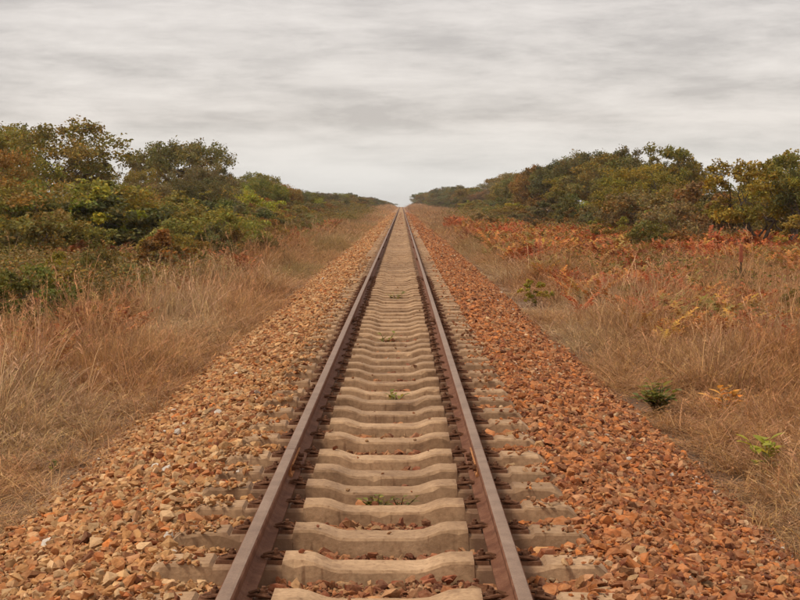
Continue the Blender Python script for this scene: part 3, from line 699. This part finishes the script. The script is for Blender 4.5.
# --- low leafy plants with broad leaves, close by
def broad_plant(name, x, y, z, h, n_leaf, leaf_l, colr, label, cat, seed, aspect=0.5, spread=0.5):
    r = np.random.default_rng(seed); o = tag(empty(name, (x, y, z)), label, cat)
    ns = max(3, n_leaf // 6); mb = MB(); pts = []
    lv, lf = [], []
    for k in range(ns):
        an = r.uniform(0, 6.28); out_ = r.uniform(0.2, 1.0) * spread * h; hh = h * r.uniform(0.55, 1.0)
        path = [Vector((0.02 * math.cos(an), 0.02 * math.sin(an), -0.03)), Vector((out_ * 0.4 * math.cos(an), out_ * 0.4 * math.sin(an), hh * 0.6)), Vector((out_ * math.cos(an), out_ * math.sin(an), hh))]
        mb.tube(path, [0.006, 0.005, 0.003], 5)
        for j in range(6):
            t = 0.3 + 0.7 * j / 5; c = path[1].lerp(path[2], (t - 0.5) * 2) if t > 0.5 else path[0].lerp(path[1], t * 2)
            la = an + r.uniform(-2.4, 2.4); up = r.uniform(0.1, 0.9); dr = Vector((math.cos(la), math.sin(la), up)).normalized()
            sd = dr.cross(Vector((0, 0, 1))).normalized(); nm = sd.cross(dr); l = leaf_l * r.uniform(0.65, 1.2); wd = l * aspect
            k0 = len(lv)
            for q, ww in ((0, 0.06), (0.3, 0.85), (0.6, 1.0), (0.85, 0.6), (1.0, 0.05)):
                bend = nm * (-0.22 * l * q * q); m_ = c + dr * l * q + bend
                lv += [m_ - sd * wd / 2 * ww + nm * wd * 0.10 * ww, m_, m_ + sd * wd / 2 * ww + nm * wd * 0.10 * ww]
            for q in range(4):
                b0 = k0 + q * 3; lf += [(b0, b0 + 1, b0 + 4, b0 + 3), (b0 + 1, b0 + 2, b0 + 5, b0 + 4)]
    link('stems', mb.mesh('stems', M['stem']), o)
    me = mesh_from('foliage', lv, lf, M['leaf'], True)
    at = me.attributes.new('var', 'FLOAT_COLOR', 'POINT'); k_ = len(lv) // 15
    vv = np.repeat(hue_var(r, k_), 15, 0); at.data.foreach_set('color', np.concatenate([vv, np.ones((len(vv), 1))], 1).astype(np.float32).ravel())
    c = link('foliage', me, o); c.color = (*colr, 1); return o
def at_ground(x, ybase):
    d = row_d(ybase, -0.75)
    for _ in range(4): d = row_d(ybase, float(ground_z(px(x, d), d)))
    return px(x, d), d, float(ground_z(px(x, d), d))
X, Y, Zg = at_ground(661, 416)
broad_plant('leafy_plant', X, Y, Zg, 0.36, 132, 0.15, (0.20, 0.20, 0.04), 'low green plant with narrow leaves beside the right ballast edge', 'plant', 1, 0.42, 0.7)
X, Y, Zg = at_ground(770, 480)
broad_plant('seedling', X, Y, Zg, 0.36, 24, 0.13, (0.34, 0.33, 0.04), 'bright green broad-leaved seedling at the lower right in dry grass', 'plant', 2, 0.75, 0.45)
X, Y, Zg = at_ground(727, 420)
broad_plant('dead_plant', X, Y, Zg, 0.40, 36, 0.15, (0.70, 0.36, 0.09), 'withered orange-leaved plant in straw grass on the right', 'plant', 3, 0.6, 0.5)
for k_, (xp, gap, h, lf, n_l, lab) in enumerate(((376, 3, 0.20, 0.055, 36, 'green weed sprouting in the gap between sleepers near the front'), (400, 3, 0.17, 0.045, 30, 'drying brown-green weed right of the green weed between sleepers'), (394, 10, 0.17, 0.06, 24, 'small green weed between sleepers midway up the track'),
        (386, 18, 0.22, 0.08, 24, 'faint green weed between the rails further up the track'), (396, 30, 0.26, 0.10, 24, 'dark tuft between the rails far up the track'))):
    d = float(sl_y[vis0 + gap]) - 0.19
    broad_plant('weed', px(xp, d), d, -0.15, h, n_l, lf, (0.24, 0.23, 0.045) if k_ != 1 else (0.24, 0.20, 0.06), lab, 'weed', 20 + k_, 0.55, 0.8)
for k_, (xp, yp, lab) in enumerate(((50, 468, 'yellow-green sprig at the left ballast edge'),)):
    d = row_d(yp, -0.45); d = row_d(yp, float(ballast_z(px(xp, d), d))); Xw = px(xp, d)
    broad_plant('weed', Xw, d, float(ballast_z(Xw, d)), 0.12, 12, 0.05, (0.16, 0.16, 0.03), lab, 'weed', 40 + k_, 0.5, 0.5)

# --- marker post with a faded red top
X, Y, Zg = at_ground(741, 305)
hp = 60 / F_PX * Y; root = tag(empty('marker_post', (X, Y, Zg)), 'thin dark marker post with faded red top in the right undergrowth', 'post')
mb = MB(); mb.tube([(0, 0, -0.2), (0.01, 0, hp * 0.5), (0.0, 0.01, hp * 0.8)], [0.028, 0.026, 0.024], 8); link('shaft', mb.mesh('shaft', M['post']), root)
mb = MB(); mb.box(-0.045, 0.045, -0.03, 0.03, hp * 0.72, hp, 0.012); link('red_top', mb.mesh('red_top', M['posttop']), root)

# ------------------------------------------------------------------ grasses
def grass_tuft(seed, nb, H, spread, wdt, lean, seedhead=0.3):
    r = np.random.default_rng(seed); v, f, va = [], [], []
    wind = r.uniform(-0.2, 0.2)
    for _ in range(nb):
        an = r.uniform(0, 6.28); b0 = np.array([r.normal(0, spread * 0.5), r.normal(0, spread * 0.5), -0.03])
        h = H * r.uniform(0.45, 1.1); ln = lean * r.uniform(0.2, 1.6); dr = np.array([math.cos(an) + wind, math.sin(an), 0]); fa = r.uniform(0, 3.14)
        sd = np.array([math.cos(fa), math.sin(fa), 0]); w0 = wdt * r.uniform(0.6, 1.3); col_ = r.uniform(0.5, 1.4) * np.array([1, r.uniform(0.9, 1.08), r.uniform(0.8, 1.15)])
        k0 = len(v)
        for q, ww in ((0, 1), (0.4, 0.9), (0.75, 0.7), (1.0, 0.15)):
            c = b0 + np.array([0, 0, h * (q - 0.18 * ln * q * q)]) + dr * ln * h * q * q * 0.75
            v += [c - sd * w0 * ww / 2, c + sd * w0 * ww / 2]; va += [col_, col_]
        f += [(k0 + 2 * q, k0 + 2 * q + 1, k0 + 2 * q + 3, k0 + 2 * q + 2) for q in range(3)]
        if r.random() < seedhead:
            tip = c; dn = dr * ln * 0.8 + np.array([0, 0, 0.8]); dn /= np.linalg.norm(dn)
            for _s in range(5):
                p0 = tip - dn * h * 0.22 * r.random(); e_ = p0 + (dn * 0.5 + r.normal(0, 0.5, 3)) * 0.07; k0 = len(v)
                v += [p0 - sd * w0 * 0.6, p0 + sd * w0 * 0.6, e_]; va += [col_ * 1.1] * 3; f.append((k0, k0 + 1, k0 + 2))
    me = mesh_from('tuft', v, f, M['blade'])
    at = me.attributes.new('var', 'FLOAT_COLOR', 'POINT'); va = np.array(va)
    at.data.foreach_set('color', np.concatenate([va, np.ones((len(va), 1))], 1).astype(np.float32).ravel()); return me
TUFTS = [grass_tuft(500 + i, 30, [0.62, 0.7, 0.85, 0.6, 0.95, 0.55][i], [0.12, 0.16, 0.10, 0.2, 0.12, 0.2][i], 0.006, [0.45, 0.7, 0.3, 1.0, 0.45, 0.9][i], 0.35) for i in range(6)]
BROAD = [grass_tuft(520 + i, 46, 0.75, 0.55, 0.016, [0.5, 0.9, 0.7][i], 0.2) for i in range(3)]
MATTED = [grass_tuft(530 + i, 40, 0.34, 0.18, 0.006, 1.8, 0.0) for i in range(3)]
STALK = [grass_tuft(540 + i, 5, 1.35, 0.10, 0.007, 0.7, 1.0) for i in range(2)]
GRASS = TUFTS + BROAD + MATTED + STALK
GP, GS, GT, GI, GR = [], [], [], [], []
STRAW, RUSTY, PALE, OLV, BROWN = np.array([0.52, 0.325, 0.155]), np.array([0.47, 0.22, 0.085]), np.array([0.62, 0.44, 0.25]), np.array([0.31, 0.235, 0.085]), np.array([0.24, 0.125, 0.06])
def clear_of(X, y):
    ok = np.ones(len(X), bool)
    for sx_, sy_, sr_ in SPOTS: ok &= ~((np.abs(X - sx_) < sr_ + 0.15) & (y < sy_ + 0.3) & (y > sy_ - 1.6 - sr_))
    return ok
def bracken_density(X, y):
    x = np.abs(X)
    r_ = smooth(3.6, 5.8, x) * smooth(20, 30, y) * np.clip(4.0 * fbm(X * 0.35, y * 0.16 + 3, 3) - 1.22, 0, 0.9)
    l_ = smooth(4.0, 6.0, x) * smooth(14, 24, y) * np.clip(3.0 * fbm(X * 0.25, y * 0.10 + 8, 3) - 0.95, 0, 1) * 0.8
    return np.where(X > 0, r_, l_) * (1 - smooth(95, 170, y))
def grass_band(y0, y1, dens, sc, kinds, xout=17.0, lowonly=False):
    for sgn in (-1, 1):
        n_ = int((y1 - y0) * xout * dens); x = rng.uniform(1.7, xout, n_); y = rng.uniform(y0, y1, n_)
        ok = (x < 0.33 * y + 2.0); x, y = x[ok], y[ok]; n_ = len(x)
        lim = 2.38 + edge_shift(y, sgn) + (smooth(12, 40, y) * 0.35 if sgn > 0 else 0) + 0.10
        ex = np.array([1.0]) * (np.interp(y, [330, 700], [12.5 if sgn < 0 else 14.5, 9.0]))
        pr = smooth(-0.05, 0.9, x - lim) * 0.6 + 0.4
        ok = (x > lim) & (x < ex) & (rng.random(n_) < pr * np.clip(4.2 * fbm(x * 1.7 + sgn * 40, y * 1.1, 3) - 1.25, 0.12, 1)); x, y, lim = x[ok], y[ok], lim[ok]
        ok = rng.random(len(x)) > 0.94 * np.minimum(1, 1.25 * bracken_density(x * sgn, y))
        for sx_, sy_, sr_ in SPOTS: ok &= ~((np.abs(x * sgn - sx_) < sr_ + 0.1) & (y < sy_ + 0.3) & (y > sy_ - 0.9 - sr_))
        x, y, lim = x[ok], y[ok], lim[ok]; n_ = len(x); X_ = x * sgn
        hf = np.interp(x - lim, [0, 0.6, 2.0, 5.0], [0.22, 0.50, 0.85, 0.8]) * (0.15 + 1.6 * fbm(X_ * 0.6, y * 0.35 + 5, 3) ** 1.3)
        s_ = sc * rng.uniform(0.75, 1.3, n_)
        a1 = fbm(X_ * 0.35 + 11, y * 0.12, 3)[:, None]; a2 = fbm(X_ * 0.5 + 70, y * 0.2, 3)[:, None]; a3 = rng.random((n_, 1))
        t = STRAW * (1 - a1) + RUSTY * a1
        t = t + (PALE - t) * smooth(0.50, 0.72, a2) * 0.7
        t = t + (OLV - t) * (smooth(0.52, 0.75, fbm(X_ * 0.3 + 130, y * 0.1 + 9, 3)) * smooth(22, 38, y))[:, None] * (0.75 if sgn < 0 else 0.4)
        t = t + (BROWN - t) * (a3 < 0.22) * 0.7
        t = t * rng.uniform(0.8, 1.2, (n_, 1))
        GP.append(np.column_stack([X_, y, ground_z(X_, y)])); GT.append(t)
        GS.append(np.column_stack([s_, s_, sc ** 0.35 * hf * rng.uniform(0.8, 1.25, n_)])); GI.append(rng.choice(kinds, n_))
        GR.append(np.column_stack([rng.normal(0, 0.08, n_), rng.normal(0, 0.08, n_), rng.uniform(0, 6.28, n_)]))
near_k, mid_k, far_k = [0, 1, 2, 3, 4, 5, 0, 1, 9, 10, 11, 12], [0, 1, 2, 3, 4, 5, 9, 10, 12, 13], [6, 7, 8]
grass_band(6, 32, 80, 1.1, near_k, 10.5)
grass_band(32, 80, 26, 1.5, mid_k)
grass_band(80, 180, 7, 1.5, far_k)
grass_band(180, 420, 2.2, 2.4, far_k)
grass_band(420, 720, 1.1, 3.2, far_k, 12)
scatter('dry_grass', np.concatenate(GP), np.concatenate(GR), np.concatenate(GS), np.concatenate(GT), np.concatenate(GI), GRASS,
        label='dry straw-coloured grass covering the verges on both sides', cat='grass')

# --- rusty bracken and leafy undergrowth
def fern(seed, nf, H):
    r = np.random.default_rng(seed); v, f, va = [], [], []
    for _ in range(nf):
        an = r.uniform(0, 6.28); h = H * r.uniform(0.6, 1.15); dr = np.array([math.cos(an), math.sin(an), 0]); sd = np.array([-math.sin(an), math.cos(an), 0]); co = r.uniform(0.65, 1.3) * np.array([1, r.uniform(0.8, 1.25), r.uniform(0.8, 1.2)])
        o_ = np.append(r.normal(0, 0.08, 2), 0)
        for q in np.linspace(0.25, 1.0, 11):
            c = o_ + np.array([0, 0, h * (q - 0.25 * q ** 3)]) + dr * h * 0.5 * q * q
            for s_ in (-1, 1):
                l = 0.16 * H * (1.35 - q) * r.uniform(0.7, 1.2); tip = c + sd * s_ * l + dr * l * 0.5 + np.array([0, 0, r.uniform(-0.5, 0.6) * l]); k0 = len(v)
                v += [c - dr * 0.035 - [0, 0, .02], c + dr * 0.035 + [0, 0, .02], tip]; va += [co * r.uniform(0.85, 1.15)] * 3; f.append((k0, k0 + 1, k0 + 2))
        k0 = len(v); v += [o_ - sd * 0.006, o_ + sd * 0.006, o_ + np.array([0, 0, h * 0.65]) + dr * h * 0.75]; va += [co * 0.6] * 3; f.append((k0, k0 + 1, k0 + 2))
    me = mesh_from('fern', v, f, M['blade'])
    at = me.attributes.new('var', 'FLOAT_COLOR', 'POINT'); va = np.array(va)
    at.data.foreach_set('color', np.concatenate([va, np.ones((len(va), 1))], 1).astype(np.float32).ravel()); return me
FERNS = [fern(600 + i, 16, 1.05) for i in range(4)]
BP, BT = [], []
n_ = 46000
x = rng.uniform(3.6, 15.5, n_); y = 16 + 180 * rng.random(n_) ** 1.5; sg = np.where(rng.random(n_) < 0.6, 1, -1); X_ = x * sg
ok = (rng.random(n_) < bracken_density(X_, y)) & clear_of(X_, y); X_, y, sg = X_[ok], y[ok], sg[ok]; n_ = len(y)
PALR = np.array([(0.50, 0.13, 0.036), (0.43, 0.105, 0.032), (0.54, 0.20, 0.05), (0.36, 0.12, 0.042), (0.52, 0.26, 0.065), (0.33, 0.22, 0.06)])
PALL = np.array([(0.38, 0.14, 0.045), (0.30, 0.15, 0.05), (0.34, 0.11, 0.036), (0.26, 0.17, 0.045), (0.42, 0.20, 0.07)])
T = np.where((sg > 0)[:, None], PALR[np.clip((fbm(X_ * 0.5 + 7, y * 0.3, 2) * 9 - 1.5 + rng.normal(0, 1.1, n_)).astype(int), 0, 5)], PALL[rng.integers(0, 5, n_)]) * rng.uniform(0.75, 1.2, (n_, 1))
s_ = rng.uniform(0.55, 1.1, n_) * (0.65 + 0.7 * fbm(X_ * 0.8, y * 0.5, 2)) * (0.72 + 0.28 * smooth(30, 60, y))
scatter('bracken', np.column_stack([X_, y, ground_z(X_, y)]), np.column_stack([rng.normal(0, .1, n_), rng.normal(0, .1, n_), rng.uniform(0, 6.28, n_)]), np.column_stack([s_, s_, s_]), T, rng.integers(0, 4, n_), FERNS,
        label='rusty orange-red bracken in the undergrowth, thickest right of the track', cat='bracken')

# --- leafy green herbs and saplings between the grass, thickest in front of the left thicket
def herb(seed):
    r = np.random.default_rng(seed); n_ = 150
    c = np.stack([r.normal(0, 0.20, n_), r.normal(0, 0.20, n_), r.uniform(0.05, 0.75, n_) ** 0.8], 1); c[:, :2] *= (0.5 + c[:, 2:3])
    return leaf_cloud('herb', c, 0.06, r, hue_var(r, n_), material=M['blade'])
HERBS = [herb(700 + i) for i in range(5)]
n_ = 16000
x = rng.uniform(4.5, 16, n_); y = 32 + 220 * rng.random(n_) ** 1.7; sg = np.where(rng.random(n_) < 0.68, -1, 1); X_ = x * sg
dn = smooth(3.2, 9.5, x) * np.clip(3.0 * fbm(X_ * 0.33 + 200, y * 0.12, 3) - 1.15, 0, 1) * np.where(sg < 0, 0.8, 0.3)
ok = (rng.random(n_) < dn) & clear_of(X_, y); X_, y, sg = X_[ok], y[ok], sg[ok]; n_ = len(y)
PH = np.array([(0.22, 0.165, 0.05), (0.19, 0.15, 0.04), (0.30, 0.21, 0.05), (0.27, 0.19, 0.08), (0.30, 0.17, 0.06), (0.17, 0.135, 0.05)])
s_ = rng.uniform(0.5, 1.5, n_) * (1 + y / 200)
scatter('leafy_herbs', np.column_stack([X_, y, ground_z(X_, y)]), np.column_stack([rng.normal(0, .1, n_), rng.normal(0, .1, n_), rng.uniform(0, 6.28, n_)]), np.column_stack([s_, s_, s_ * 0.8]), PH[rng.integers(0, 6, n_)] * rng.uniform(0.8, 1.25, (n_, 1)), rng.integers(0, 5, n_), HERBS,
        label='scattered olive-green leafy herbs growing through the verge grass', cat='herbs')

# ------------------------------------------------------------------ the air
m = bpy.data.materials.new('thin_dry_haze'); m.use_nodes = True; n = m.node_tree
n.nodes.remove(n.nodes['Principled BSDF'])
pv = n.nodes.new('ShaderNodeVolumePrincipled'); pv.inputs['Color'].default_value = (0.96, 0.96, 0.96, 1); pv.inputs['Density'].default_value = 0.0002
n.links.new(pv.outputs[0], n.nodes['Material Output'].inputs['Volume'])
mb = MB(); mb.box(-1600, 1600, -80, 3100, -70, 14)
tag(link('haze', mb.mesh('haze', m), kind='stuff'), 'thin pale haze lying over the whole place', 'haze')
